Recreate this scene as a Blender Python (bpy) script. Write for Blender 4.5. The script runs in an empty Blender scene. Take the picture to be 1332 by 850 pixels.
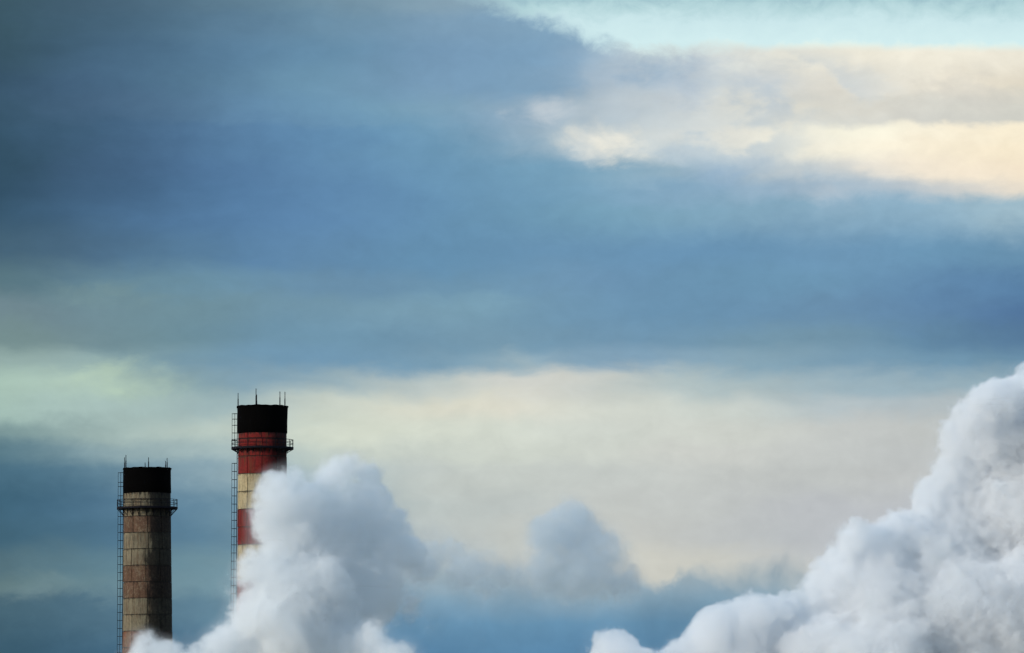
import bpy, bmesh, math, random
import numpy as np
from mathutils import Vector, Matrix

S = bpy.context.scene
COL = S.collection
R = math.radians
random.seed(4)

# ------------------------------------------------------------------ camera
EL0 = 4.4                                   # degrees the long lens looks up
FPX = 666.0 / math.tan(R(4.0))              # focal length in photo pixels
CAMZ = 2.0
cam_d = bpy.data.cameras.new('camera')
cam = bpy.data.objects.new('camera', cam_d); COL.objects.link(cam)
cam_d.sensor_width = 36.0
cam_d.lens = 18.0 / math.tan(R(4.0))
cam_d.clip_start = 1.0
cam_d.clip_end = 60000.0
cam.location = (0, 0, CAMZ)
cam.rotation_euler = (R(90 + EL0), 0, 0)
S.camera = cam


def azel(x, y):
    """photo pixel -> azimuth, elevation in degrees"""
    a = (x - 666.0) / FPX
    b = (425.0 - y) / FPX
    d = Vector((a, math.cos(R(EL0)) - b * math.sin(R(EL0)), math.sin(R(EL0)) + b * math.cos(R(EL0)))).normalized()
    return math.degrees(math.atan2(d.x, d.y)), math.degrees(math.asin(d.z))


def at(x, y, Y):
    """world point seen at photo pixel x, y at depth Y"""
    a = (x - 666.0) / FPX
    b = (425.0 - y) / FPX
    d = Vector((a, math.cos(R(EL0)) - b * math.sin(R(EL0)), math.sin(R(EL0)) + b * math.cos(R(EL0))))
    return Vector((0, 0, CAMZ)) + d * (Y / d.y)


# ------------------------------------------------------------------ sky and sun
SUN_EL, SUN_AZ = 17.0, -117.0               # azimuth from the view direction, left is negative
SKY_STRENGTH = 0.15
SUN_STRENGTH = 2.75
EXPOSURE = 0.0
S.view_settings.view_transform = 'Standard'
S.view_settings.look = 'None'
S.view_settings.exposure = EXPOSURE
S.view_settings.gamma = 1.0

W = bpy.data.worlds.new('World'); S.world = W
W.use_nodes = True
NT = W.node_tree
for n in list(NT.nodes): NT.nodes.remove(n)


def lin(c):
    out = []
    for v in c[:3]:
        v = v / 255.0
        out.append(v / 12.92 if v <= 0.04045 else ((v + 0.055) / 1.055) ** 2.4)
    return out


class N:
    """small helper round one node tree"""
    def __init__(self, nt): self.nt = nt
    def new(self, t, **kw):
        n = self.nt.nodes.new(t)
        for k, v in kw.items(): setattr(n, k, v)
        return n
    def put(self, sock, v):
        if hasattr(v, 'is_output') or isinstance(v, bpy.types.NodeSocket): self.nt.links.new(v, sock)
        else: sock.default_value = v
    def math(self, op, a, b=0.0, c=0.0, clamp=False):
        n = self.new('ShaderNodeMath', operation=op, use_clamp=clamp)
        self.put(n.inputs[0], a); self.put(n.inputs[1], b); self.put(n.inputs[2], c)
        return n.outputs[0]
    def step(self, v, a, b, lo=0.0, hi=1.0, smooth=True):
        n = self.new('ShaderNodeMapRange', interpolation_type='SMOOTHSTEP' if smooth else 'LINEAR')
        n.clamp = True
        self.put(n.inputs['Value'], v); self.put(n.inputs['From Min'], a); self.put(n.inputs['From Max'], b)
        self.put(n.inputs['To Min'], lo); self.put(n.inputs['To Max'], hi)
        return n.outputs[0]
    def mix(self, f, a, b, blend='MIX'):
        n = self.new('ShaderNodeMix', data_type='RGBA', blend_type=blend)
        n.clamp_factor = True
        self.put(n.inputs['Factor'], f)
        self.put(n.inputs['A'] if False else n.inputs[6], a if not isinstance(a, (tuple, list)) else tuple(a)[:3] + (1,))
        self.put(n.inputs[7], b if not isinstance(b, (tuple, list)) else tuple(b)[:3] + (1,))
        return n.outputs[2]
    def ramp(self, f, stops, interp='LINEAR'):
        n = self.new('ShaderNodeValToRGB')
        cr = n.color_ramp; cr.interpolation = interp
        while len(cr.elements) > 1: cr.elements.remove(cr.elements[-1])
        for i, (p, c) in enumerate(stops):
            e = cr.elements[0] if i == 0 else cr.elements.new(p)
            e.position = p
            e.color = (c[0], c[1], c[2], 1.0)
        self.put(n.inputs[0], f)
        return n.outputs[0]
    def xyz(self, x, y, z):
        n = self.new('ShaderNodeCombineXYZ')
        self.put(n.inputs[0], x); self.put(n.inputs[1], y); self.put(n.inputs[2], z)
        return n.outputs[0]
    def noise(self, vec, scale, detail=4.0, rough=0.55, dist=0.0, color=False, kind='FBM'):
        n = self.new('ShaderNodeTexNoise', noise_dimensions='3D')
        self.put(n.inputs['Vector'], vec)
        n.inputs['Scale'].default_value = scale; n.inputs['Detail'].default_value = detail
        n.inputs['Roughness'].default_value = rough; n.inputs['Distortion'].default_value = dist
        return n.outputs['Color' if color else 'Fac']
    def curve(self, v, pts, x0, x1, y0, y1):
        """piecewise curve through (x, y) points"""
        n = self.new('ShaderNodeFloatCurve')
        c = n.mapping.curves[0]
        n.mapping.use_clip = False
        q = [((x - x0) / (x1 - x0), (y - y0) / (y1 - y0)) for x, y in pts]
        c.points[0].location = q[0]; c.points[1].location = q[-1]
        for p in q[1:-1]: c.points.new(*p)
        for p in c.points: p.handle_type = 'AUTO_CLAMPED'
        n.mapping.update()
        self.put(n.inputs['Value'], self.step(v, x0, x1, 0, 1, smooth=False))
        return self.math('MULTIPLY_ADD', n.outputs[0], y1 - y0, y0)


# cloud colours of the dusk sky, row by row: photo height -> colours along the row
XS = [0, 110, 220, 330, 440, 550, 660, 770, 880, 990, 1100, 1210, 1332]
CREAM = (200, 203, 197)
ROWS = [
 (0,   [(58,84,92),(66,92,108),(80,108,128),(98,128,148),(112,146,168),(134,164,184),(140,170,190),(138,170,192),(160,186,200),(200,210,210),(220,220,210),(220,220,210),(220,220,210)]),
 (30,  [(56,82,90),(66,94,112),(80,110,132),(94,126,152),(108,146,172),(122,156,184),(128,164,192),(132,168,195),(170,194,206),(215,220,214),(236,232,216),(236,232,216),(234,230,214)]),
 (75,  [(54,80,90),(66,95,116),(78,110,136),(92,127,156),(106,148,178),(118,154,186),(122,160,191),(128,165,196),(202,213,217),(226,226,216),(240,234,216),(240,233,215),(236,229,211)]),
 (110, [(52,78,92),(66,94,118),(76,110,138),(92,128,158),(106,150,180),(118,154,186),(122,160,190),(134,167,195),(194,207,214),(206,212,212),(234,229,214),(238,230,212),(222,214,196)]),
 (140, [(52,80,94),(68,96,120),(78,110,140),(94,132,165),(106,150,184),(118,160,186),(148,175,197),(176,194,207),(206,214,216),(222,222,212),(224,222,210),(214,214,206),(210,209,199)]),
 (160, [(51,79,93),(66,95,119),(77,109,140),(92,130,165),(104,148,184),(114,158,186),(142,172,196),(190,203,210),(210,217,217),(220,222,215),(218,218,209),(210,210,203),(206,206,197)]),
 (172, [(50,78,92),(64,94,118),(76,108,140),(90,127,163),(102,146,184),(112,156,186),(136,169,194),(196,207,211),(216,221,218),(228,226,215),(252,247,224),(253,243,220),(251,237,208)]),
 (192, [(49,77,91),(63,92,116),(74,106,139),(87,124,160),(100,143,182),(109,153,185),(122,163,191),(192,205,210),(210,217,216),(222,223,215),(251,243,220),(250,238,214),(250,234,204)]),
 (222, [(48,76,90),(62,90,114),(72,104,138),(84,120,158),(98,140,180),(106,150,184),(112,156,188),(124,166,192),(156,184,203),(166,189,206),(220,219,212),(246,233,212),(248,230,202)]),
 (250, [(48,76,92),(62,91,115),(72,105,139),(84,121,159),(98,140,181),(105,149,184),(112,156,188),(122,164,192),(130,168,196),(142,175,201),(172,190,205),(190,200,206),(242,226,202)]),
 (275, [(52,81,97),(65,96,121),(76,110,144),(88,126,165),(99,141,182),(104,148,184),(109,153,185),(119,163,190),(124,166,192),(131,169,194),(136,172,196),(138,172,196),(160,184,196)]),
 (330, [(66,94,108),(74,104,126),(84,118,146),(92,130,166),(100,140,176),(102,146,180),(104,146,180),(108,150,184),(106,150,186),(108,152,186),(110,152,186),(106,148,180),(100,138,168)]),
 (370, [(84,112,118),(96,126,138),(104,138,156),(106,142,166),(106,144,174),(108,148,176),(112,152,180),(108,148,182),(106,148,180),(108,152,184),(108,150,182),(98,136,172),(82,118,156)]),
 (405, [(112,138,140),(112,142,146),(112,146,160),(112,148,168),(114,152,176),(122,160,182),(118,157,181),(109,149,180),(106,148,180),(106,146,178),(106,144,176),(94,130,166),(76,108,148)]),
 (442, [(118,146,140),(116,145,147),(110,144,157),(110,148,172),(112,152,178),(112,151,178),(122,158,180),(110,149,178),(112,150,178),(118,154,176),(112,148,172),(98,134,162),(80,112,146)]),
 (470, [(148,174,160),(150,176,166),(118,150,162),(112,150,176),(114,152,178),(118,155,178),(148,174,186),(124,158,182),(132,163,184),(140,170,184),(120,154,176),(112,146,170),(100,134,160)]),
 (500, [(166,194,172),(176,200,180),(140,166,168),(122,156,178),(152,176,184),(190,200,196),(208,209,202),(206,209,202),(172,189,191),(172,189,192),(152,175,186),(148,170,182),(140,164,178)]),
 (530, [(160,188,170),(172,197,183),(160,182,180),(150,176,184),(206,214,202),(216,216,200),(218,216,202),(212,216,206),(206,212,204),(198,206,202),(176,190,196),(176,187,191),(176,187,191)]),
 (560, [(120,148,150),(150,174,172),(178,196,190),(188,202,194),(212,218,202),(210,216,204),(210,216,204),(208,214,206),(206,210,202),(202,206,200),(196,200,198),(190,194,192),(190,194,192)]),
 (590, [(84,118,132),(120,150,160),(160,182,184),(168,188,188),(198,206,196),(196,204,196),(206,212,202),(204,210,202),(204,206,200),(200,204,200),(196,200,198),(190,194,194),(190,194,194)]),
 (620, [(70,106,126),(86,122,142),(126,156,171),(150,174,182),(180,194,194),(190,198,194),(196,202,196),(198,204,200),(198,202,198),(194,198,196),(192,196,194),(190,193,193),(190,193,193)]),
 (660, [(62,98,118),(74,110,134),(92,128,152),(112,146,164),(160,182,188),(190,197,193),(188,196,194),(196,200,196),(194,198,195),(188,192,194),(186,190,194),(186,190,194),(186,190,194)]),
 (700, [(64,98,116),(72,108,130),(88,124,148),(100,136,156),(150,174,182),(184,192,192),(196,200,194),(200,202,196),(194,197,194),(184,189,192),(186,190,194),(186,190,194),(186,190,194)]),
 (738, [(84,112,122),(92,124,138),(104,138,152),(120,150,162),(140,166,178),(180,190,192),(198,201,195),(204,204,196),(206,206,196),(198,200,195),(190,194,194),(188,192,194),(188,192,194)]),
 (765, [(96,122,126),(94,125,136),(112,144,156),(116,148,162),(130,160,174),(160,180,188),(190,196,194),(204,204,196),(206,206,196),(198,200,195),(190,194,194),(188,192,194),(188,192,194)]),
 (792, [(72,102,116),(78,110,128),(90,124,144),(104,138,156),(112,146,168),(120,154,176),(130,160,180),(140,166,180),(140,166,180),(140,166,180),(150,172,184),(150,172,184),(150,172,184)]),
 (850, [(58,90,108),(64,98,120),(74,110,136),(90,126,152),(96,136,166),(92,138,180),(92,138,180),(92,138,178),(92,136,174),(96,136,170),(100,138,170),(100,138,170),(100,138,170)]),
]
def tune(y, i, c):
    """small corrections read off the photograph"""
    r, g, b = c
    if b > r + 20:
        if i <= 1 and y < 395: r, g, b = r + 2, g + 3, b + 7
        elif i <= 3 and y < 385: r, g, b = r + 2, g + 4, b + 4
        elif i >= 11: r, g, b = r + 4, g + 6, b + 5
        elif i <= 7 and 160 < y < 345: r, g, b = r - 1, g - 2, b - 5
        elif y < 460: r, g, b = r, g - 2, b - 5
    if i <= 1 and 395 < y < 545: r, g, b = r, g - 1, b + 8                # the pale patch is less green
    if 2 <= i <= 4 and 90 < y < 165: r, g, b = r + 4, g + 3, b + 1
    if 6 <= i <= 7 and 130 < y < 200: r, g, b = r - 10, g - 7, b - 4
    if r > 225 and b < r - 20: r, g, b = r - 1, g + 1, b + 3
    return (r, g, b)
ROWS = [(y, [tune(y, i, c) for i, c in enumerate(cs)]) for y, cs in ROWS]
# upper clear strip: photo height of its lower edge along the picture
GAP_EDGE = [(-300,-160),(480,-60),(560,-24),(610,-6),(650,10),(700,30),(760,50),(800,63),(840,70),(900,66),(1000,63),(1150,63),(1332,64),(1600,60)]
# far cumulus bank low in the sky: photo height of its top along the picture
BANK_TOP = [(300,980),(420,800),(470,745),(560,732),(640,742),(720,742),(800,738),(838,746),(858,762),(880,750),(920,744),(955,750),(990,742),(1040,750),(1200,740),(1600,730)]


def build_world():
    k = N(NT)
    tc = k.new('ShaderNodeTexCoord')
    sp = k.new('ShaderNodeSeparateXYZ'); NT.links.new(tc.outputs['Generated'], sp.inputs[0])
    dx, dy, dz = sp.outputs
    AZ = k.math('MULTIPLY', k.math('ARCTAN2', dx, dy), 57.29578)
    EL = k.math('MULTIPLY', k.math('ARCSINE', dz), 57.29578)
    # wind-drawn wisps: the look-up is shifted by stretched noise
    v = k.xyz(k.math('MULTIPLY', AZ, 0.55), k.math('MULTIPLY', EL, 1.35), 0.0)
    nb = k.noise(v, 1.6, 5.0, 0.55, 0.3, color=True)
    ns = k.new('ShaderNodeSeparateColor'); NT.links.new(nb, ns.inputs[0])
    a1, e1, m1 = ns.outputs
    v2 = k.xyz(k.math('MULTIPLY', AZ, 0.8), k.math('MULTIPLY', EL, 1.1), 4.0)
    fine = k.noise(v2, 5.5, 5.0, 0.6, 0.4)
    wa = k.math('ADD', AZ, k.math('MULTIPLY', k.math('SUBTRACT', a1, 0.5), 0.9))
    we = k.math('ADD', EL, k.math('MULTIPLY', k.math('SUBTRACT', e1, 0.5), 0.34))
    we = k.math('ADD', we, k.math('MULTIPLY', k.math('SUBTRACT', fine, 0.5), 0.10))
    a_lo, a_hi = azel(0, 425)[0], azel(1332, 425)[0]
    U = k.step(wa, a_lo, a_hi, 0, 1, smooth=False)
    col = None
    prev = None
    for y, cs in ROWS:
        c = k.ramp(U, [(x / 1332.0, lin(q)) for x, q in zip(XS, cs)], 'B_SPLINE')
        e = azel(666, y)[1]
        if col is None: col = c
        else: col = k.mix(k.step(we, prev, e), col, c)
        prev = e
    # patches that stand out of the rows: x, y, half-width, half-height, colour, amount
    pz = k.noise(k.xyz(k.math('MULTIPLY', AZ, 0.8), k.math('MULTIPLY', EL, 1.3), 51.0), 3.4, 6.0, 0.6, 0.6)
    for x, y, rx, ry, q, am in PATCHES:
        A, E = azel(x, y)
        ddx = k.math('DIVIDE', k.math('SUBTRACT', wa, A), rx / FPX * 57.29578)
        ddy = k.math('DIVIDE', k.math('SUBTRACT', we, E), ry / FPX * 57.29578)
        r = k.math('SQRT', k.math('ADD', k.math('MULTIPLY', ddx, ddx), k.math('MULTIPLY', ddy, ddy)))
        col = k.mix(k.math('MULTIPLY', k.step(k.math('MULTIPLY_ADD', k.math('SUBTRACT', pz, 0.5), 1.6, r), 0.0, 1.3, am, 0.0), k.step(pz, 0.3, 0.6, 1.0, 0.75)), col, lin(q))
    # grey puffs on the lit cloud
    vp = k.xyz(k.math('MULTIPLY', AZ, 0.9), k.math('MULTIPLY', EL, 1.5), 21.0)
    pn = k.noise(vp, 2.3, 6.0, 0.5, 0.1)
    for x, y, rx, ry, q, am in [(960, 115, 260, 62, (188, 200, 208), 0.8), (1180, 120, 240, 50, (206, 204, 196), 0.5), (900, 190, 190, 50, (176, 196, 210), 0.6), (1050, 245, 160, 40, (160, 186, 205), 0.4)]:
        A, E = azel(x, y)
        ddx = k.math('DIVIDE', k.math('SUBTRACT', AZ, A), rx / FPX * 57.29578)
        ddy = k.math('DIVIDE', k.math('SUBTRACT', EL, E), ry / FPX * 57.29578)
        r = k.math('SQRT', k.math('ADD', k.math('MULTIPLY', ddx, ddx), k.math('MULTIPLY', ddy, ddy)))
        pm = k.math('MULTIPLY', k.step(r, 0.3, 1.1, am, 0.0), k.step(pn, 0.44, 0.60))
        col = k.mix(pm, col, lin(q))
        pn = k.math('SUBTRACT', 1.02, pn)
    # tone wander inside the cloud
    tone = k.math('MULTIPLY_ADD', k.math('SUBTRACT', fine, 0.5), 0.16, 1.0)
    tone = k.math('MULTIPLY_ADD', k.math('SUBTRACT', m1, 0.5), 0.16, tone)
    mott = k.noise(k.xyz(k.math('MULTIPLY', AZ, 0.7), k.math('MULTIPLY', EL, 1.2), 41.0), 2.6, 7.0, 0.6, 0.5)
    tone = k.math('MULTIPLY_ADD', k.math('SUBTRACT', mott, 0.5), 0.14, tone)
    tn = k.new('ShaderNodeVectorMath', operation='SCALE'); NT.links.new(col, tn.inputs[0]); NT.links.new(tone, tn.inputs['Scale'])
    col = tn.outputs[0]
    # clear strip above the upper cloud edge
    def edge(pts, vert):
        q = [azel(x, y) for x, y in pts]
        return k.curve(AZ, q, q[0][0], q[-1][0], 0.0, 12.0)
    he = edge(GAP_EDGE, 0)
    wig = k.math('MULTIPLY', k.math('SUBTRACT', e1, 0.5), 0.16)
    wig = k.math('ADD', wig, k.math('MULTIPLY', k.math('SUBTRACT', fine, 0.5), 0.10))
    rag = k.noise(k.xyz(k.math('MULTIPLY', AZ, 1.0), k.math('MULTIPLY', EL, 1.3), 31.0), 4.0, 6.0, 0.62, 0.4)
    wig = k.math('ADD', wig, k.math('MULTIPLY', k.math('SUBTRACT', rag, 0.5), 0.26))
    calm = k.step(AZ, azel(820, 60)[0], azel(1020, 60)[0], 1.0, 0.16)
    d = k.math('SUBTRACT', k.math('ADD', EL, k.math('MULTIPLY', wig, calm)), he)
    gap_f = k.step(d, k.math('MULTIPLY_ADD', calm, -0.05, -0.03), k.math('MULTIPLY_ADD', calm, 0.07, 0.04))
    y0, y1 = azel(666, -60)[1], azel(666, 70)[1]
    gcol = k.ramp(k.step(k.math('ADD', EL, k.math('MULTIPLY', wig, 1.0)), y1, y0, 0, 1, smooth=False),
                  [(0.0, lin((226,244,238))), (0.10, lin((211,238,240))), (0.30, lin((203,231,235))), (0.47, lin((180,213,218))), (0.56, lin((160,194,204))), (1.0, lin((140,174,194)))])
    col = k.mix(gap_f, col, gcol)
    # far cumulus bank
    vb = k.xyz(AZ, k.math('MULTIPLY', EL, 1.0), 9.0)
    bc = k.noise(vb, 2.6, 4.0, 0.55, 0.3, color=True)
    bs = k.new('ShaderNodeSeparateColor'); NT.links.new(bc, bs.inputs[0])
    bn = bs.outputs[0]
    q = [azel(x, y) for x, y in BANK_TOP]
    hb = k.curve(k.math('ADD', AZ, k.math('MULTIPLY', k.math('SUBTRACT', bs.outputs[1], 0.5), 0.42)), q, q[0][0], q[-1][0], 0.0, 12.0)
    bw = k.math('MULTIPLY', k.math('SUBTRACT', bn, 0.5), 0.48)
    db = k.math('SUBTRACT', hb, k.math('ADD', EL, bw))
    bf = k.step(k.math('MULTIPLY', db, k.step(bs.outputs[2], 0.35, 0.65, 1.5, 0.6)), -0.10, 0.13)
    ef = k.math('ADD', EL, k.math('MULTIPLY', k.math('SUBTRACT', m1, 0.5), 0.3))
    yb0, yb1 = azel(666, 850)[1], azel(666, 650)[1]
    bcol = k.ramp(k.step(ef, yb0, yb1, 0, 1, smooth=False),
                  [(0.0, lin((90,133,166))), (0.2, lin((101,143,173))), (0.36, lin((128,159,179))), (0.47, lin((148,170,183))), (0.62, lin((150,170,184))), (0.85, lin((160,182,200))), (1.0, lin((172,190,206)))])
    bt = k.new('ShaderNodeVectorMath', operation='SCALE'); NT.links.new(bcol, bt.inputs[0])
    NT.links.new(k.math('MULTIPLY_ADD', k.math('SUBTRACT', bn, 0.5), 0.50, 1.0), bt.inputs['Scale'])
    col = k.mix(k.math('MULTIPLY', bf, k.step(EL, yb0, yb1, 1.0, 0.78)), col, bt.outputs[0])
    # the rest of the sky: the same broken cloud seen on a high deck
    up = k.math('ADD', k.math('MAXIMUM', dz, 0.0), 0.10)
    pv = k.xyz(k.math('DIVIDE', dx, up), k.math('DIVIDE', dy, up), 2.0)
    gn = k.noise(pv, 1.1, 5.0, 0.55, 0.3)
    gen = k.ramp(gn, [(0.30, lin((110,146,178))), (0.44, lin((140,178,210))), (0.56, lin((178,205,228))), (0.68, lin((220,230,236)))])
    oa = k.math('MAXIMUM', k.math('SUBTRACT', k.math('ABSOLUTE', AZ), 4.1), 0.0)
    oe = k.math('MAXIMUM', k.math('SUBTRACT', k.math('ABSOLUTE', k.math('SUBTRACT', EL, EL0)), 2.6), 0.0)
    od = k.math('SQRT', k.math('ADD', k.math('MULTIPLY', oa, oa), k.math('MULTIPLY', oe, oe)))
    out = k.step(od, 0.0, 4.0)
    col = k.mix(out, col, gen)
    cover = k.math('SUBTRACT', 1.0, k.math('MULTIPLY', out, k.step(gn, 0.50, 0.36, 0.0, 0.9)))
    sky = k.new('ShaderNodeTexSky', sky_type='NISHITA')
    sky.sun_disc = False
    sky.sun_elevation = R(SUN_EL); sky.sun_rotation = R(SUN_AZ % 360)
    sky.altitude = 100; sky.air_density = 1.0; sky.dust_density = 1.5; sky.ozone_density = 1.0
    b1 = k.new('ShaderNodeBackground'); NT.links.new(sky.outputs[0], b1.inputs[0]); b1.inputs[1].default_value = SKY_STRENGTH
    b2 = k.new('ShaderNodeBackground'); NT.links.new(col, b2.inputs[0]); b2.inputs[1].default_value = 1.0 / 2 ** EXPOSURE
    ms = k.new('ShaderNodeMixShader'); NT.links.new(cover, ms.inputs[0]); NT.links.new(b1.outputs[0], ms.inputs[1]); NT.links.new(b2.outputs[0], ms.inputs[2])
    wo = k.new('ShaderNodeOutputWorld'); NT.links.new(ms.outputs[0], wo.inputs[0])
    W.cycles.sampling_method = 'MANUAL'; W.cycles.sample_map_resolution = 1024


PATCHES = [
 (782, 188, 56, 24, (238,235,222), 0.9),
 (712, 147, 46, 20, (200,209,215), 0.7),
 (150, 492, 75, 30, (180,203,183), 0.75),
 (130, 380, 110, 18, (120,148,152), 0.6),
 (600, 392, 80, 20, (124,162,182), 0.7),
 (680, 470, 34, 26, (166,186,192), 0.6),
 (872, 108, 52, 36, (184,198,210), 0.9),
 (985, 100, 72, 26, (199,206,209), 0.85),
 (930, 225, 60, 22, (146,176,204), 0.7),
 (830, 96, 64, 26, (148,175,198), 0.75),
 (985, 206, 44, 13, (180,196,208), 0.7),
 (1030, 128, 60, 16, (200,206,206), 0.7),
 (1090, 262, 50, 14, (186,198,208), 0.5),
 (150, 770, 110, 20, (112,142,154), 0.5),
 (50, 770, 90, 24, (116,140,144), 0.6),
]
build_world()

sun_d = bpy.data.lights.new('sun', 'SUN'); sun = bpy.data.objects.new('sun', sun_d); COL.objects.link(sun)
sun_d.energy = SUN_STRENGTH; sun_d.angle = R(0.5); sun_d.color = (1.0, 0.92, 0.80)
sdir = Vector((math.sin(R(SUN_AZ)) * math.cos(R(SUN_EL)), math.cos(R(SUN_AZ)) * math.cos(R(SUN_EL)), math.sin(R(SUN_EL))))
sun.rotation_euler = sdir.to_track_quat('Z', 'Y').to_euler()
sun.location = sdir * 3000

C = S.cycles
C.use_denoising = True
C.volume_bounces = 11
C.max_bounces = 14
C.diffuse_bounces = 3
C.transparent_max_bounces = 96
C.volume_step_rate = 1.9
C.use_adaptive_sampling = True
C.adaptive_threshold = 0.035
C.adaptive_min_samples = 20
C.volume_max_steps = 512
C.sample_clamp_indirect = 8.0


# ------------------------------------------------------------------ helpers
def tag(o, label=None, cat=None, kind=None, group=None):
    if label: o['label'] = label
    if cat: o['category'] = cat
    if kind: o['kind'] = kind
    if group: o['group'] = group
    return o


def empty(name, loc):
    o = bpy.data.objects.new(name, None); COL.objects.link(o); o.location = loc
    o.empty_display_size = 2.0
    return o


def link(name, me, parent=None, rz=0.0):
    o = bpy.data.objects.new(name, me); COL.objects.link(o)
    if parent: o.parent = parent
    o.rotation_euler[2] = rz
    return o


def mesh(name, bm, mat, smooth=None):
    bmesh.ops.recalc_face_normals(bm, faces=bm.faces)
    me = bpy.data.meshes.new(name); bm.to_mesh(me); bm.free()
    me.materials.append(mat)
    if smooth is not None:
        for p in me.polygons: p.use_smooth = True
        me.set_sharp_from_angle(angle=R(smooth))
    return me


def lathe(bm, prof, a0=0.0, a1=2 * math.pi, n=48, jitter=0.0):
    """revolve a closed (r, z) profile; a full turn closes on itself"""
    full = abs(a1 - a0 - 2 * math.pi) < 1e-6
    m = n if full else n + 1
    rings = []
    for i in range(m):
        a = a0 + (a1 - a0) * i / n
        rings.append([bm.verts.new((r * math.cos(a), r * math.sin(a), z)) for r, z in prof])
    P = len(prof)
    for i in range(n):
        A, B = rings[i], rings[(i + 1) % m]
        for j in range(P):
            bm.faces.new((A[j], B[j], B[(j + 1) % P], A[(j + 1) % P]))
    if not full:
        bm.faces.new(rings[0]); bm.faces.new(rings[-1][::-1])


def bar(bm, p, q, r, n=5):
    p, q = Vector(p), Vector(q)
    d = (q - p)
    mtx = Matrix.Translation((p + q) / 2) @ d.to_track_quat('Z', 'Y').to_matrix().to_4x4()
    bmesh.ops.create_cone(bm, cap_ends=True, segments=n, radius1=r, radius2=r, depth=d.length, matrix=mtx)


def box(bm, sx, sy, sz, mtx):
    r = bmesh.ops.create_cube(bm, size=1.0, matrix=mtx @ Matrix.Diagonal((sx, sy, sz, 1)))


# ------------------------------------------------------------------ materials
def new_mat(name):
    m = bpy.data.materials.new(name); m.use_nodes = True
    nt = m.node_tree
    return m, N(nt), nt.nodes['Principled BSDF']


def plain(name, c, rough=0.7, metal=0.0, var=0.3, scale=3.0):
    m, k, b = new_mat(name)
    g = k.new('ShaderNodeNewGeometry')
    n = k.noise(g.outputs['Position'], scale, 4, 0.6)
    col = k.mix(n, tuple(v * (1 - var) for v in c), tuple(v * (1 + var) for v in c))
    k.put(b.inputs['Base Color'], col)
    b.inputs['Roughness'].default_value = rough; b.inputs['Metallic'].default_value = metal
    return m


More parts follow.
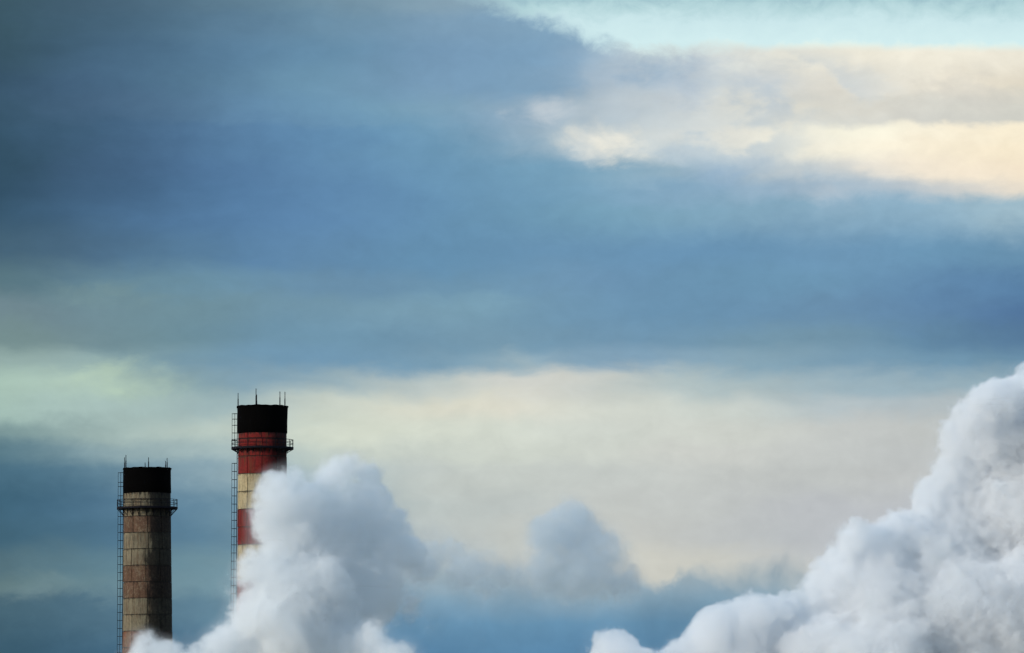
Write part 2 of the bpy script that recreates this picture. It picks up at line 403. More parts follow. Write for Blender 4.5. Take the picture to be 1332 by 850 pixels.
def masonry(name, colour, worn, wear, cx, cy, soot_shade_x, soot_shade_w, soot_shade_amt, z_wash, zj, lift):
    """weathered painted concrete: flaked paint, rust and soot runs, painted side shade, all fixed to the chimney"""
    m, k, b = new_mat(name)
    g = k.new('ShaderNodeNewGeometry')
    sp = k.new('ShaderNodeSeparateXYZ'); k.put(sp.inputs[0], g.outputs['Position'])
    X, Y, Z = sp.outputs
    P = g.outputs['Position']
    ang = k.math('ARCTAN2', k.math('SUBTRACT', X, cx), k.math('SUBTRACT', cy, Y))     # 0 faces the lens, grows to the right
    oi = k.new('ShaderNodeObjectInfo')
    # paint flaking to bare concrete
    n1 = k.noise(P, 0.55, 6, 0.68)
    n2 = k.noise(P, 2.6, 5, 0.7)
    flake = k.step(k.math('MULTIPLY_ADD', n2, 0.45, k.math('MULTIPLY', n1, 0.55)), 0.62 - wear * 0.24, 0.70 - wear * 0.24)
    col = k.mix(k.math('MULTIPLY', flake, 0.8), colour, worn)
    # one panel a little lighter or darker than the next
    pv = k.math('MULTIPLY_ADD', oi.outputs['Random'], 0.20, 0.90)
    pv = k.math('MULTIPLY', pv, k.step(n2, 0.25, 0.75, 0.68, 1.20))
    sc = k.new('ShaderNodeVectorMath', operation='SCALE'); k.put(sc.inputs[0], col); k.put(sc.inputs['Scale'], pv)
    col = sc.outputs[0]
    # runs of rust and grime, drawn out down the wall
    sv = k.xyz(k.math('MULTIPLY', ang, 6.0), 0.0, k.math('MULTIPLY', Z, 0.16))
    run = k.noise(sv, 1.6, 6, 0.65)
    col = k.mix(k.step(run, 0.47, 0.68, 0.0, 0.65), col, (0.068, 0.036, 0.018))
    sv2 = k.xyz(k.math('MULTIPLY', ang, 9.0), 3.0, k.math('MULTIPLY', Z, 0.30))
    run2 = k.noise(sv2, 1.5, 5, 0.6)
    col = k.mix(k.step(run2, 0.52, 0.76, 0.0, 0.7), col, (0.018, 0.017, 0.016))
    # ragged grime and leaching along the pour joints, heavier below each joint
    t = k.math('FRACT', k.math('DIVIDE', k.math('SUBTRACT', Z, zj), lift))
    below_j = k.math('MULTIPLY', k.math('SUBTRACT', 1.0, t), lift)
    above_j = k.math('MULTIPLY', t, lift * 1.8)
    dj = k.math('MINIMUM', below_j, above_j)
    n3 = k.noise(k.xyz(k.math('MULTIPLY', ang, 7.0), 5.0, k.math('MULTIPLY', Z, 0.9)), 1.3, 5, 0.7)
    reach = k.step(n3, 0.42, 0.75, 0.02, 0.75)
    col = k.mix(k.math('MULTIPLY', k.step(k.math('DIVIDE', dj, reach), 0.35, 1.0, 1.0, 0.0), 0.62), col, (0.03, 0.024, 0.018))
    # soot washed down from the crown; the same ragged dark wash below the gallery
    for zt_, ln in z_wash:
        wash = k.math('MULTIPLY_ADD', k.math('SUBTRACT', run2, 0.5), 5.0 * ln, Z)
        wash = k.math('MULTIPLY_ADD', k.math('SUBTRACT', n2, 0.5), 1.6, wash)
        below = k.step(Z, zt_ + 0.02, zt_ + 0.05, 1.0, 0.0)
        col = k.mix(k.math('MULTIPLY', below, k.step(wash, zt_ - ln, zt_, 0.0, 0.85)), col, (0.012, 0.011, 0.010))
    # soot plus painted shade on the side away from the sun: ragged blocks and runs
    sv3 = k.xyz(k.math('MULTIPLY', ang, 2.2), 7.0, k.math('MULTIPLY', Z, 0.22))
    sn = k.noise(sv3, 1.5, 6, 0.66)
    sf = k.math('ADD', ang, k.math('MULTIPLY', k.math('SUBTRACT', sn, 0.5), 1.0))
    soot_shade = k.step(sf, soot_shade_x, soot_shade_x + soot_shade_w, 0.0, soot_shade_amt)
    soot_shade = k.math('MULTIPLY', soot_shade, k.step(n2, 0.2, 0.62, 1.0, 0.86))
    soot_shade = k.math('MULTIPLY', soot_shade, k.step(ang, 2.3, 2.9, 1.0, 0.0))
    col = k.mix(soot_shade, col, (0.006, 0.006, 0.0065))
    k.put(b.inputs['Base Color'], col)
    b.inputs['Roughness'].default_value = 0.92
    b.inputs['Specular IOR Level'].default_value = 0.15
    bp = k.new('ShaderNodeBump'); bp.inputs['Strength'].default_value = 0.5; bp.inputs['Distance'].default_value = 0.08
    k.put(bp.inputs['Height'], k.math('ADD', n2, k.math('MULTIPLY', k.noise(P, 9.0, 4, 0.7), 0.4)))
    k.put(b.inputs['Normal'], bp.outputs[0])
    return m


SOOT = plain('soot_black', (0.0016, 0.0015, 0.0016), 0.95, var=0.4, scale=1.5)
SOOT.node_tree.nodes['Principled BSDF'].inputs['Specular IOR Level'].default_value = 0.02
STEEL = plain('dark_steel', (0.008, 0.008, 0.012), 0.7, 0.0, 0.4, 2.0)
STEEL.node_tree.nodes['Principled BSDF'].inputs['Specular IOR Level'].default_value = 0.05
JOINT = plain('joint_mortar', (0.008, 0.007, 0.006), 0.95, var=0.5)


# ------------------------------------------------------------------ ground
def ground():
    bm = bmesh.new()
    rs = [0, 200, 600, 1500, 4000, 12000, 40000]
    n = 48
    rings = [[bm.verts.new((0, 0, 0))]]
    for r in rs[1:]:
        rings.append([bm.verts.new((r * math.cos(2 * math.pi * i / n), r * math.sin(2 * math.pi * i / n), 0)) for i in range(n)])
    for i in range(n): bm.faces.new((rings[0][0], rings[1][i], rings[1][(i + 1) % n]))
    for a, b in zip(rings[1:], rings[2:]):
        for i in range(n): bm.faces.new((a[i], b[i], b[(i + 1) % n], a[(i + 1) % n]))
    m, k, b = new_mat('ground_earth')
    g = k.new('ShaderNodeNewGeometry')
    n1 = k.noise(g.outputs['Position'], 0.01, 6, 0.6)
    col = k.ramp(n1, [(0.35, (0.16, 0.13, 0.07)), (0.5, (0.24, 0.20, 0.13)), (0.65, (0.32, 0.28, 0.21))])
    k.put(b.inputs['Base Color'], col); b.inputs['Roughness'].default_value = 0.95
    tag(link('ground', mesh('ground', bm, m)), kind='structure')
ground()


# ------------------------------------------------------------------ chimneys
SECT = 10


def chimney(px, D, label, y_rim, y_cap, joints, bands, half_top, half_capb, taper, lean,
            y_plat, y_rail, y_brk, plat_half, rods, ladder, mats, shaft_col):
    """px: photo x of the axis; heights are photo heights on this axis, halves in photo pixels at its distance"""
    base = at(px, 900, D)
    cx, cy = base.x, base.y
    mpp = D / FPX / math.cos(R(3))                    # metres per photo pixel
    Z = lambda y: at(px, y, D).z
    root = tag(empty('chimney', (cx, cy, 0)), label, 'chimney', group='power station chimneys')
    root.rotation_euler[1] = R(lean)
    root.location.x -= math.tan(R(lean)) * Z(700)
    zl = Z(joints[-1])
    zt, zc = Z(y_rim), Z(y_cap)
    rt, rc = half_top * mpp, half_capb * mpp
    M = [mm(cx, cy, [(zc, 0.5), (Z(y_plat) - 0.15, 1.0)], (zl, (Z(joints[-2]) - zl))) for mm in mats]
    rad = lambda z: rc - 0.02 + (zc - z) * taper
    # core behind the panels, seen only in the joints, and the shaft down to the ground
    zl = Z(joints[-1])
    bm = bmesh.new()
    lathe(bm, [(rad(zl) - 0.16, zl), (rad(zc) - 0.16, zc), (rad(zc) - 0.9, zc), (rad(zl) - 0.9, zl)], n=60)
    link('core', mesh('core', bm, JOINT, 30), root)
    bm = bmesh.new()
    zs = [0.0]; q = zl
    prof = [(rad(0) + 0.6, 0.0), (rad(zl * 0.4) + 0.1, zl * 0.4), (rad(zl), zl - 0.02), (rad(zl) - 0.9, zl - 0.02), (rad(0) - 0.9, 0.0)]
    lathe(bm, prof, n=60)
    link('shaft', mesh('shaft', bm, M[shaft_col], 30), root)
    # concrete panels, lift by lift
    js = [y_cap] + joints
    rnd = random.Random(int(px))
    for li in range(len(js) - 1):
        z1, z0 = Z(js[li]), Z(js[li + 1])
        z1 -= 0.05 if li else 0.0
        z0 += 0.05
        off = rnd.uniform(-0.05, 0.05) + (0.0 if li % 4 < 2 else 0.05)
        da = 2 * math.pi / SECT
        gap = 0.05 / rad(z0)
        bm = bmesh.new()
        lathe(bm, [(rad(z0), z0), (rad(z1), z1), (rad(z1) - 0.3, z1), (rad(z0) - 0.3, z0)], gap, da - gap, n=6)
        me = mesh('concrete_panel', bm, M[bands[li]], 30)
        for s in range(SECT):
            o = link('concrete_panel', me, root, s * da + off + R(-90 - 36))
            f = 1.0 + rnd.uniform(-0.010, 0.004)
            o.scale = (f, f, 1.0)
    # flared soot-black crown, hollow, with a proud lip
    bm = bmesh.new()
    h = zt - zc
    prof = [(rc + 0.02, zc - 0.06), (rc + 0.06, zc), (rc + 0.35 * (rt - rc), zc + h * 0.4), (rt - 0.06, zc + h * 0.86), (rt - 0.03, zc + h * 0.93), (rt + 0.05, zc + h * 0.945),
            (rt + 0.05, zt - 0.06), (rt - 0.05, zt), (rt - 0.55, zt), (rt - 0.6, zt - 0.2), (rc - 0.75, zc - 1.0), (rc - 0.55, zc - 0.5)]
    lathe(bm, prof, n=72)
    for v in bm.verts:
        if v.co.z > zt - 0.3:
            a = math.atan2(v.co.y, v.co.x)
            v.co.z += 0.035 * math.sin(7 * a + px) + 0.03 * math.sin(17 * a)
    link('crown', mesh('crown', bm, SOOT, 40), root)
    bm = bmesh.new()
    lathe(bm, [(rc - 0.9, 0.4), (rc - 0.75, zc - 0.9), (rc - 1.0, zc - 0.9), (rc - 1.2, 0.4)], n=48)
    link('flue_lining', mesh('flue_lining', bm, SOOT, 40), root)
    # lightning rods round the rim: angle from the axis offset, front or back
    for x, y, front in rods:
        s = (x - px) / (half_top)
        s = max(-0.985, min(0.985, s))
        a = math.asin(s)
        rr = rt - 0.16
        p = Vector((rr * math.sin(a), -rr * math.cos(a) * (1 if front else -1), 0))
        bm = bmesh.new()
        z0, z1 = zt - 0.5, Z(y)
        bar(bm, (0, 0, z0), (0, 0, zt + (z1 - zt) * 0.55), 0.10, 6)
        bar(bm, (0, 0, zt + (z1 - zt) * 0.55 - 0.02), (0, 0, z1), 0.065, 6)
        o = link('lightning_rod', mesh('lightning_rod', bm, STEEL, 30), root)
        o.location = p
    # gallery
    zp, zr, zb = Z(y_plat), Z(y_rail), Z(y_brk)
    ri, ro = rad(zp) + 0.02, plat_half * mpp
    bm = bmesh.new()
    lathe(bm, [(ri, zp - 0.16), (ro, zp - 0.16), (ro, zp + 0.14), (ro - 0.05, zp + 0.14), (ro - 0.05, zp), (ri, zp)], n=60)
    gal = link('gallery', mesh('gallery', bm, STEEL, 30), root)
    nb = 20
    bm = bmesh.new()
    bar(bm, (ro - 0.1, 0, zp - 0.2), (rad(zb) - 0.02, 0, zb), 0.055, 5)
    bar(bm, (ro - 0.05, 0, zp - 0.2), (rad(zp) - 0.02, 0, zp - 0.2), 0.06, 5)
    bar(bm, (rad(zb) + 0.05, 0, zb - 0.1), (rad(zp) + 0.05, 0, zp - 0.2), 0.05, 5)
    bme = mesh('bracket', bm, STEEL)
    bm = bmesh.new(); bar(bm, (ro - 0.06, 0, zp), (ro - 0.06, 0, zr), 0.045, 5)
    pme = mesh('railing_post', bm, STEEL)
    for i in range(nb):
        link('bracket', bme, gal, 2 * math.pi * i / nb)
        link('railing_post', pme, gal, 2 * math.pi * (i + 0.5) / nb)
    for f in (1.0, 0.55):
        zz = zp + (zr - zp) * f
        bm = bmesh.new()
        lathe(bm, [(ro - 0.10, zz - 0.04), (ro - 0.02, zz - 0.04), (ro - 0.02, zz + 0.04), (ro - 0.10, zz + 0.04)], n=60)
        link('handrail', mesh('handrail', bm, STEEL), gal)
    # caged ladder on the left flank, in lengths
    la = R(180)
    lad_top, hoops_at, xr, xc = ladder
    zt_l = Z(lad_top)
    r_r = (px - xr) * mpp; r_c = (px - xc) * mpp
    wl = 0.26
    bm = bmesh.new()
    lad = None
    def pt(r, w, z): return (-r, w, z)
    zbot = zl - 6
    dr = lambda z: max(0.0, (zp - z)) * taper
    for w in (-wl, wl):
        b_ = bm if lad is None else bmesh.new()
        bar(b_, pt(r_r, w, zt_l), pt(r_r + dr(zbot), w, zbot), 0.05, 5)
        if lad is None: lad = link('ladder', mesh('ladder', b_, STEEL), root)
        else: link('stile', mesh('stile', b_, STEEL), lad)
    bm = bmesh.new()
    z = zt_l - 0.2
    while z > zbot:
        bar(bm, pt(r_r + dr(z), -wl, z), pt(r_r + dr(z), wl, z), 0.022, 4)
        z -= 0.33
    tag(link('rungs', mesh('rungs', bm, STEEL), lad), kind='stuff')
    # stand-offs that tie the ladder to the wall
    z = zp - 1.6
    bm = bmesh.new(); bar(bm, (0, 0, 0), (r_r - rad(zp) + 0.1, 0, 0), 0.04, 4); sme = mesh('stand_off', bm, STEEL)
    while z > zbot:
        o = link('stand_off', sme, lad); o.location = (-(r_r + dr(z)), 0, z)
        z -= 2.6
    # cage hoops
    hc = (r_c + r_r) / 2; hr = (r_c - r_r)
    bm = bmesh.new()
    pts = [pt(0, -wl, 0), pt(hr * 0.5, -wl - 0.12, 0), pt(hr, -wl * 0.75, 0), pt(hr, wl * 0.75, 0), pt(hr * 0.5, wl + 0.12, 0), pt(0, wl, 0)]
    for a, b2 in zip(pts, pts[1:]): bar(bm, a, b2, 0.034, 4)
    hme = mesh('cage_hoop', bm, STEEL)
    hz = [Z(y) for y in hoops_at]
    for z in hz:
        o = link('cage_hoop', hme, lad); o.location = (-(r_r + dr(z)), 0, z)
    segs = []
    cur = [hz[0]]
    for a, b2 in zip(hz, hz[1:]):
        if a - b2 > 2.9: segs.append(cur); cur = [b2]
        else: cur.append(b2)
    segs.append(cur)
    for sgm in segs:
        for (hx, hw) in ((hr * 0.5, -wl - 0.12), (hr, -wl * 0.75), (hr, wl * 0.75), (hr * 0.5, wl + 0.12)):
            bm = bmesh.new()
            bar(bm, pt(r_r + dr(sgm[0]) + hx, hw, sgm[0] + 0.05), pt(r_r + dr(sgm[-1]) + hx, hw, sgm[-1] - 0.05), 0.025, 4)
            link('cage_strap', mesh('cage_strap', bm, STEEL), lad)
    return root


def mk(name, colour, worn, wear, soot_shade_x, soot_shade_w, soot_shade_amt):
    return lambda cx, cy, zs, jl: masonry(name, colour, worn, wear, cx, cy, soot_shade_x, soot_shade_w, soot_shade_amt, zs, *jl)


rng = lambda a, b, s: [a + s * i for i in range(int((b - a) / s) + 1)]
chimney(340.5, 1145.0, 'taller chimney, bright red and white bands under a black crown, steam drifting across it',
        528.5, 563.6, [571.4, 594.4, 617.4, 640.4, 663.4, 686.4, 709.4, 732.4, 755.4, 778.4, 801.4, 824.4, 847.4, 870.4],
        [0, 0, 0, 1, 1, 0, 0, 1, 1, 0, 0, 1, 1, 0], 33.4, 31.9, 0.004, 0.0,
        583.4, 572.8, 589.6, 40.6,
        [(307.4, 511.8, True), (331.5, 511.5, False), (332.8, 507.8, True), (364.8, 511.0, True), (370.4, 509.0, False)],
        (538, [538.5, 545.5, 553.5, 563.5, 573] + rng(603, 880, 10.6), 307.9, 301.0),
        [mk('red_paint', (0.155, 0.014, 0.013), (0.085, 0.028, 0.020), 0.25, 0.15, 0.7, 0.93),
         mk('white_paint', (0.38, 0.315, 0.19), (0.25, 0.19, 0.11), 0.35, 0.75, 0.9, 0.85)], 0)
chimney(190.9, 1236.0, 'shorter chimney, faded brown and beige bands with right side darkened by soot and painted shade under a black crown',
        609.2, 641.4, [651.3, 672.6, 693.9, 715.2, 736.5, 757.8, 779.1, 800.4, 821.7, 843.0, 864.3],
        [1, 1, 0, 1, 1, 0, 0, 1, 1, 2, 2], 31.3, 30.7, 0.0095, -0.35,
        661.3, 650.6, 671.5, 39.6,
        [(159.8, 594.8, False), (162.9, 592.6, True), (186.6, 600.2, False), (194.3, 597.0, True), (214.9, 599.0, False), (218.6, 597.0, True)],
        (612, [615, 627.5, 633, 645, 652, 659] + rng(672, 870, 10.4), 160.0, 153.2),
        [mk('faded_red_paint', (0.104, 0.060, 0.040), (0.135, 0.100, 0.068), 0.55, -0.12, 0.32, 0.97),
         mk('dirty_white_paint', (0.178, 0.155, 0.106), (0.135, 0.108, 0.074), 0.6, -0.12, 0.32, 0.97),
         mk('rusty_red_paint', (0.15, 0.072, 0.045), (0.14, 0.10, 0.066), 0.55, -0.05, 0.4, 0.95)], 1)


# ------------------------------------------------------------------ steam
def bspl(n_out, step, n_lat, off):
    """cubic B-spline weights for n_out samples along one axis of a random lattice"""
    Wm = np.zeros((n_out, n_lat), dtype=np.float32)
    t = np.arange(n_out) * step + off
    i = np.floor(t).astype(int); f = (t - i).astype(np.float32)
    w = [(1 - f) ** 3 / 6, (3 * f ** 3 - 6 * f ** 2 + 4) / 6, (-3 * f ** 3 + 3 * f ** 2 + 3 * f + 1) / 6, f ** 3 / 6]
    for q in range(4):
        Wm[np.arange(n_out), np.clip(i + q, 0, n_lat - 1)] += w[q]
    return Wm


def vnoise(rs, shape, voxel, size):
    """smooth noise on a regular grid, features of about `size` metres, range about -1..1"""
    st = voxel / size
    ns = [int(math.ceil(s * st)) + 5 for s in shape]
    lat = rs.uniform(-1, 1, ns).astype(np.float32)
    ws = [bspl(s, st, n, rs.uniform(0, 1)) for s, n in zip(shape, ns)]
    a = np.tensordot(ws[0], lat, (1, 0))
    a = np.tensordot(a, ws[1], (1, 1)).transpose(0, 2, 1)
    a = np.tensordot(a, ws[2], (2, 1))
    return a * 1.9


def steam_field(blobs, D, voxel, seed, octaves, blend, soft, fade=None, veil=(), low=None, shrink=0.0, pad=5.0):
    """blobs: photo x, y, radius in px, depth offset in metres, softness. returns density grid, its lower corner"""
    mpp = D / FPX
    rs = np.random.RandomState(seed)
    pts = []
    for x, y, r, dy in blobs:
        p = at(x, y, D + dy)
        pts.append((p.x, p.y, p.z, r * mpp * (D + dy) / D))
    pts = np.array(pts, dtype=np.float32)
    lo = (pts[:, :3] - pts[:, 3:]).min(0) - pad
    hi = (pts[:, :3] + pts[:, 3:]).max(0) + pad
    shape = [int(v) for v in np.ceil((hi - lo) / voxel) + 1]
    ax = [lo[i] + np.arange(shape[i], dtype=np.float32) * voxel for i in range(3)]
    acc = np.zeros(shape, dtype=np.float32)
    for x, y, z, r in pts:
        q = ((ax[0] - x) ** 2)[:, None, None] + ((ax[1] - y) ** 2)[None, :, None] + ((ax[2] - z) ** 2)[None, None, :]
        d = np.sqrt(q) - r
        acc += np.exp(-np.clip(d, -8 * blend, 12 * blend) / blend)
    sdf = -blend * np.log(acc + 1e-9)
    disp = np.zeros(shape, dtype=np.float32)
    for size, amp, billow in octaves:
        n = vnoise(rs, shape, voxel, size)
        disp += amp * ((np.abs(n) * 2.2 - 0.75) if billow else n * 1.5)
    f = sdf - disp + shrink
    sw = vnoise(rs, shape, voxel, 9.0)
    width = soft * np.clip(1.0 + 0.7 * sw, 0.45, 2.2)
    den = np.clip(0.5 - f / width, 0, 1)
    tex = vnoise(rs, shape, voxel, 6.0)
    den *= np.clip(1.05 + 0.30 * tex, 0.6, 1.0)
    if len(veil):
        rag = np.clip(0.9 + 1.0 * vnoise(rs, shape, voxel, 3.2) + 0.7 * vnoise(rs, shape, voxel, 1.5) + 0.4 * vnoise(rs, shape, voxel, 0.8), 0, 3)
        for x, y, r, dy, vd in veil:
            p = at(x, y, D + dy); r = r * mpp
            q = ((ax[0] - p.x) ** 2)[:, None, None] + ((ax[1] - p.y) ** 2)[None, :, None] + ((ax[2] - p.z) ** 2)[None, None, :]
            den = np.maximum(den, vd * rag * np.exp(-2.0 * q / (r * r)).astype(np.float32))
    if fade is not None:
        xa, xb, lowest = fade
        u = np.clip((ax[0] / (D / FPX) + 666.0 - xa) / (xb - xa), 0, 1)
        den *= (1 - (1 - lowest) * u * u * (3 - 2 * u))[:, None, None].astype(np.float32)
    if low is not None:
        za, zb = at(666, low[0], D).z, at(666, low[1], D).z
        u = np.clip((ax[2] - zb) / (za - zb), 0, 1)
        den *= (u * u * (3 - 2 * u))[None, None, :].astype(np.float32)
    return den, lo, ax, shape


def steam_mat(name, colour, aniso, dens, fold, edge, mist):
    m = bpy.data.materials.new(name); m.use_nodes = True
    nt = m.node_tree
    for n in list(nt.nodes): nt.nodes.remove(n)
    k = N(nt)
    # the grid gives the body of the cloud, turbulence at all smaller sizes eats its edge into folds and wisps
    at_ = k.new('ShaderNodeAttribute', attribute_name='density')
    g = k.new('ShaderNodeNewGeometry')
    n1 = k.noise(g.outputs['Position'], fold, 3.0, 0.5)
    bil = k.math('MULTIPLY', k.math('ABSOLUTE', k.math('SUBTRACT', n1, 0.5)), 3.6)          # 0 in the creases
    n2 = k.noise(g.outputs['Position'], fold * 1.5, 2.0, 0.6)
    er = k.math('MULTIPLY_ADD', k.math('SUBTRACT', 1.0, bil), 0.30, k.math('MULTIPLY', n2, 0.75))
    dn = k.step(at_.outputs['Fac'], er, k.math('ADD', er, edge), 0.0, 1.0)
    pv = k.new('ShaderNodeVolumePrincipled')
    pv.inputs['Color'].default_value = tuple(colour) + (1,)
    mi = k.step(at_.outputs['Fac'], 0.12, 0.75, 0.0, mist)
    k.put(pv.inputs['Density'], k.math('MULTIPLY_ADD', dn, dens, mi))
    pv.inputs['Anisotropy'].default_value = aniso
    pv.inputs['Density Attribute'].default_value = ''
    o = k.new('ShaderNodeOutputMaterial'); nt.links.new(pv.outputs[0], o.inputs['Volume'])
    return m


def skin_mat():
    m = bpy.data.materials.new('steam_skin'); m.use_nodes = True
    nt = m.node_tree
    for n in list(nt.nodes): nt.nodes.remove(n)
    k = N(nt)
    t = k.new('ShaderNodeBsdfTransparent'); d = k.new('ShaderNodeBsdfTranslucent')
    d.inputs[0].default_value = (0.9, 0.92, 0.95, 1)
    x = k.new('ShaderNodeMixShader'); x.inputs[0].default_value = 0.002
    nt.links.new(t.outputs[0], x.inputs[1]); nt.links.new(d.outputs[0], x.inputs[2])
    o = k.new('ShaderNodeOutputMaterial'); nt.links.new(x.outputs[0], o.inputs['Surface'])
    return m
SKIN = skin_mat()


def points_mesh(name, den):
    me = bpy.data.meshes.new(name)
    n = den.size
    me.vertices.add(n)
    at_ = me.attributes.new('steam', 'FLOAT', 'POINT')
    at_.data.foreach_set('value', np.ascontiguousarray(den.transpose(2, 1, 0)).ravel())    # x runs fastest
    return me


def volume_tree(name, src, lo, voxel, shape, mat, hull_only=False, thr=0.02):
    """geometry nodes: read the grid stored on `src` into a fog volume; with hull_only turn it into a skin instead"""
    ng = bpy.data.node_groups.new(name, 'GeometryNodeTree')
    ng.interface.new_socket('Geometry', in_out='INPUT', socket_type='NodeSocketGeometry')
    ng.interface.new_socket('Geometry', in_out='OUTPUT', socket_type='NodeSocketGeometry')
    new, L = ng.nodes.new, ng.links.new
    gi, go = new('NodeGroupInput'), new('NodeGroupOutput')
    oi = new('GeometryNodeObjectInfo'); oi.inputs['Object'].default_value = src
    pos = new('GeometryNodeInputPosition')
    sub = new('ShaderNodeVectorMath'); sub.operation = 'SUBTRACT'; L(pos.outputs[0], sub.inputs[0]); sub.inputs[1].default_value = [float(v) for v in lo]
    scl = new('ShaderNodeVectorMath'); scl.operation = 'SCALE'; L(sub.outputs[0], scl.inputs[0]); scl.inputs['Scale'].default_value = 1.0 / voxel
    sep = new('ShaderNodeSeparateXYZ'); L(scl.outputs[0], sep.inputs[0])
    def m(op, a, b):
        n = new('ShaderNodeMath'); n.operation = op
        for s, v in zip(n.inputs, (a, b)):
            if isinstance(v, bpy.types.NodeSocket): L(v, s)
            else: s.default_value = v
        return n.outputs[0]
    ix, iy, iz = [m('FLOOR', m('ADD', s, 0.5), 0.0) for s in sep.outputs]
    def im(op, a, b):
        n = new('FunctionNodeIntegerMath'); n.operation = op
        for s, v in zip(n.inputs, (a, b)):
            if isinstance(v, bpy.types.NodeSocket): L(v, s)
            else: s.default_value = int(v)
        return n.outputs[0]
    idx = im('ADD', ix, im('MULTIPLY', im('ADD', iy, im('MULTIPLY', iz, shape[1])), shape[0]))
    na = new('GeometryNodeInputNamedAttribute'); na.data_type = 'FLOAT'; na.inputs[0].default_value = 'steam'
    si = new('GeometryNodeSampleIndex'); si.data_type = 'FLOAT'; si.domain = 'POINT'; si.clamp = True
    L(oi.outputs['Geometry'], si.inputs['Geometry']); L(na.outputs[0], si.inputs['Value']); L(idx, si.inputs['Index'])
    vc = new('GeometryNodeVolumeCube')
    L(si.outputs[0], vc.inputs['Density'])
    vc.inputs['Min'].default_value = [float(v) for v in lo]
    vc.inputs['Max'].default_value = [float(lo[i] + voxel * (shape[i] - 1)) for i in range(3)]
    for i, a in enumerate('XYZ'): vc.inputs['Resolution ' + a].default_value = shape[i]
    if hull_only:
        vm = new('GeometryNodeVolumeToMesh'); vm.resolution_mode = 'GRID'
        vm.inputs['Threshold'].default_value = thr; vm.inputs['Adaptivity'].default_value = 0.05
        L(vc.outputs[0], vm.inputs[0]); L(vm.outputs[0], go.inputs[0])
    else:
        sm = new('GeometryNodeSetMaterial'); sm.inputs['Material'].default_value = mat
        L(vc.outputs[0], sm.inputs[0])
        L(sm.outputs[0], go.inputs[0])
    return ng


def steam(label, blobs, D, voxel, seed, octaves, blend, soft, mat, fade=None, veil=(), low=None, name='steam_plume', cat='steam plume'):
    den, lo, ax, shape = steam_field(blobs, D, voxel, seed, octaves, blend, soft, fade, veil, low)
    # skin: the outline of the steam on a coarser grid
    k = 3
    pd = [(-s) % k for s in shape]
    dp = np.pad(den, [(0, q) for q in pd])
    sh = [s // k for s in dp.shape]
    co = dp.reshape(sh[0], k, sh[1], k, sh[2], k).mean((1, 3, 5))
    co = np.pad(co, 1)
    clo = np.array(lo) + voxel * (k - 1) / 2 - voxel * k
    csh = list(co.shape)
    tmp_src = bpy.data.objects.new('skin_grid', points_mesh('skin_grid', co))
    tmp = bpy.data.objects.new('skin_maker', bpy.data.meshes.new('skin_maker')); COL.objects.link(tmp)
    md = tmp.modifiers.new('skin', 'NODES'); md.node_group = volume_tree('skin_tree', tmp_src, clo, voxel * k, csh, None, True, 0.42)
    dg = bpy.context.evaluated_depsgraph_get()
    hull = bpy.data.meshes.new_from_object(tmp.evaluated_get(dg), depsgraph=dg)
    bpy.data.objects.remove(tmp); bpy.data.objects.remove(tmp_src)
    # keep the one big body, drop stray crumbs
    bm = bmesh.new(); bm.from_mesh(hull)
    seen, keep = set(), []
    for v in bm.verts:
        if v in seen: continue
        comp, st = [], [v]; seen.add(v)
        while st:
            w = st.pop(); comp.append(w)
            for e in w.link_edges:
                u = e.other_vert(w)
                if u not in seen: seen.add(u); st.append(u)
        keep.append(comp)
    keep.sort(key=len)
    kill = [v for c in keep[:-1] for v in c]
    bmesh.ops.delete(bm, geom=kill, context='VERTS')
    bm.to_mesh(hull); bm.free()
    hull.name = name
    hull.materials.clear(); hull.materials.append(SKIN)
    for p in hull.polygons: p.use_smooth = True
    src = bpy.data.objects.new('steam_grid', points_mesh('steam_grid', den))
    o = tag(link(name, hull), label, cat, group='steam plumes' if cat == 'steam plume' else None)
    vd = bpy.data.volumes.new('vapour'); vd.materials.append(mat)
    vo = tag(link('vapour', vd, o), kind='stuff')
    md = vo.modifiers.new('steam', 'NODES'); md.node_group = volume_tree('steam_tree', src, lo, voxel, shape, mat)
    print('steam', shape, 'hull faces', len(hull.polygons), 'comps', len(keep))
    return o


STEAM = steam_mat('steam', (0.966, 0.984, 0.999), 0.0, 0.58, 0.42, 0.48, 0.028)
STEAM_GREYER = steam_mat('steam_greyer', (0.956, 0.970, 0.988), 0.0, 0.60, 0.42, 0.24, 0.012)  # greyer scattering colour that absorbs more than the left plume
SHADED_CLOUD = steam_mat('shade_grey_cloud', (0.75, 0.83, 0.89), 0.0, 0.27, 0.36, 0.58, 0.022)  # cloud puff whose shade is put into a grey-blue scattering colour

LEFT_BLOBS = [
 # x, y, radius px, depth
 (454, 606, 22, 0), (430, 622, 24, 0), (470, 632, 26, 1), (445, 655, 34, 0), (484, 668, 34, 3), (400, 652, 36, -2), (362, 638, 30, -4), (350, 618, 17, -4), (372, 690, 53, 0),
 (430, 710, 60, 4), (500, 708, 44, 6), (538, 720, 32, 10), (342, 744, 45, -3), (358, 660, 34, -4), (405, 770, 70, 0), (480, 775, 56, 6), (332, 802, 45, -3),
 (298, 842, 42, -3), (535, 785, 34, 12), (560, 745, 26, 14), (372, 850, 70, 0), (450, 862, 60, 0), (488, 832, 32, -4), (514, 866, 42, -4), (270, 874, 38, -4), (235, 868, 26, -3), (210, 848, 26, -3), (194, 836, 18, -3), (182, 850, 18, -3), (190, 876, 32, -3), (172, 868, 16, -3),
 (330, 920, 70, 0), (430, 930, 80, 4), (240, 925, 50, -2),
]
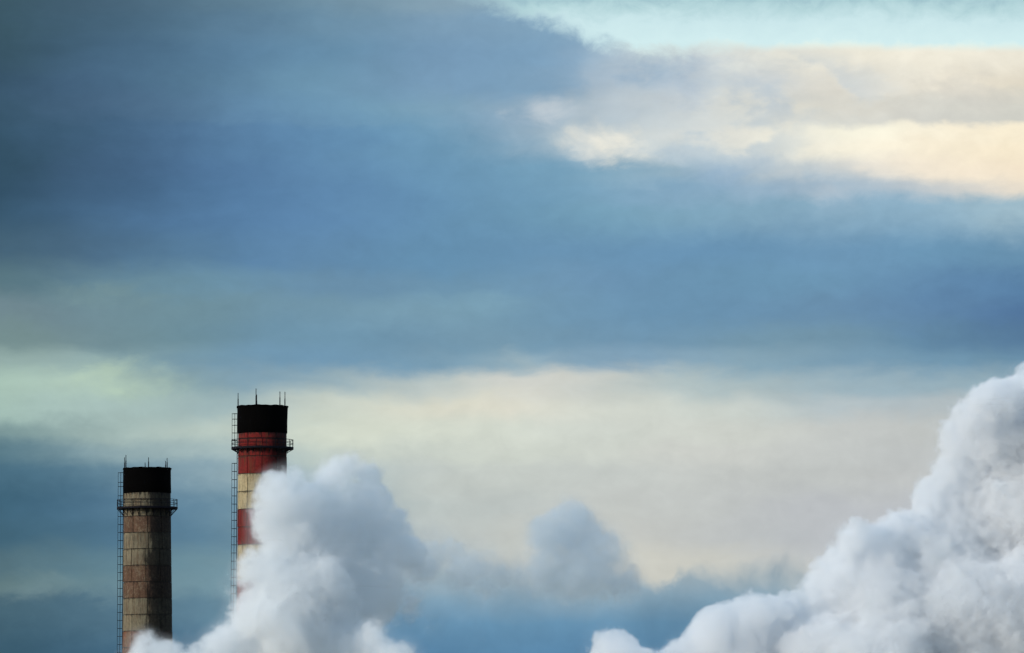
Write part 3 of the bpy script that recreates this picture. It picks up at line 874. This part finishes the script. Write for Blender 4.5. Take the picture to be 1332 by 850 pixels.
# thin steam: x, y, radius px, depth, fullness
LEFT_VEIL = [(318, 730, 40, -3, 0.64), (308, 772, 44, -3, 0.64), (345, 680, 28, -3, 0.6), (300, 806, 40, -3, 0.6), (195, 836, 28, -3, 0.55), (240, 850, 40, -3, 0.6), (385, 618, 30, -2, 0.6), (520, 672, 30, 4, 0.6),
             (590, 738, 80, 14, 0.70), (620, 785, 95, 16, 0.62), (556, 710, 44, 10, 0.66), (560, 800, 60, 12, 0.6), (270, 838, 30, -3, 0.6)]
steam('billowing white steam cloud at centre left, covering the right half of the taller chimney', LEFT_BLOBS, 1110.0, 0.42, 11,
      [(9.0, 0.9, False), (5.0, 0.9, True), (2.6, 0.5, True)], 0.8, 3.4, STEAM, (508, 625, 0.5), LEFT_VEIL)

RIGHT_BLOBS = [
 (795, 858, 26, 0), (790, 848, 16, -2), (825, 868, 32, 0), (880, 860, 26, 0), (908, 856, 26, 2), (932, 836, 34, 0), (950, 816, 38, 0), (985, 795, 40, -2), (1015, 800, 44, 0), (1048, 786, 42, 2),
 (1078, 765, 46, 0), (1102, 728, 44, 0), (1112, 694, 32, -3), (1148, 712, 46, 0), (1180, 698, 44, 2), (1212, 660, 40, 6), (1232, 615, 36, 6), (1250, 575, 34, 4), (1257, 540, 30, 0), (1277, 520, 28, -3),
 (1305, 524, 30, -2), (1326, 504, 28, 0), (1345, 498, 30, 0), (1295, 570, 44, 4), (1340, 580, 60, 8), (1280, 640, 56, 8), (1330, 680, 76, 6), (1225, 730, 70, 4), (1150, 795, 80, 0), (1065, 855, 80, 0), (1250, 800, 90, 0), (1350, 800, 100, 0), (965, 890, 70, 0), (1150, 880, 90, -4), (1270, 900, 100, 0),
 (1400, 530, 76, 4), (1420, 660, 100, 4), (1430, 800, 100, 4), (1050, 930, 80, 0), (1400, 930, 90, 0), (1470, 600, 80, 6), (850, 905, 50, 0),
]
steam('towering white steam cloud at right with cauliflower edge, rising past the frame', RIGHT_BLOBS, 960.0, 0.40, 23,
      [(14.0, 0.8, False), (7.0, 0.65, True), (3.6, 0.55, True), (1.9, 0.4, True)], 1.1, 2.6, STEAM_GREYER,
      None, [(1230, 740, 120, -16, 0.56), (1130, 820, 110, -16, 0.56), (1300, 640, 60, -14, 0.56)])

PUFF_BLOBS = [
 (741, 674, 34, 0), (718, 698, 34, 0), (758, 700, 38, 3), (782, 714, 32, 0), (806, 724, 28, -2), (822, 740, 20, 0), (770, 745, 48, 0), (710, 738, 38, 2),
 (655, 756, 32, 0), (625, 738, 28, 2), (590, 718, 26, 2), (565, 722, 28, 4), (605, 745, 38, 0), (690, 765, 44, 0), (805, 765, 40, 0), (740, 780, 50, 0), (545, 740, 36, 4), (640, 775, 40, 0),
]
steam('small cloud puff, its shade coloured in grey-blue, hanging low between the two white steam clouds', PUFF_BLOBS, 1260.0, 0.36, 5,
      [(9.0, 0.6, False), (5.0, 0.9, True), (2.6, 0.7, True), (1.3, 0.3, True)], 0.6, 3.6, SHADED_CLOUD, None, [(700, 700, 60, 0, 0.55), (640, 725, 66, 0, 0.58), (570, 745, 60, -20, 0.6)], low=(750, 835), name='cloud_puff', cat='smoke puff')
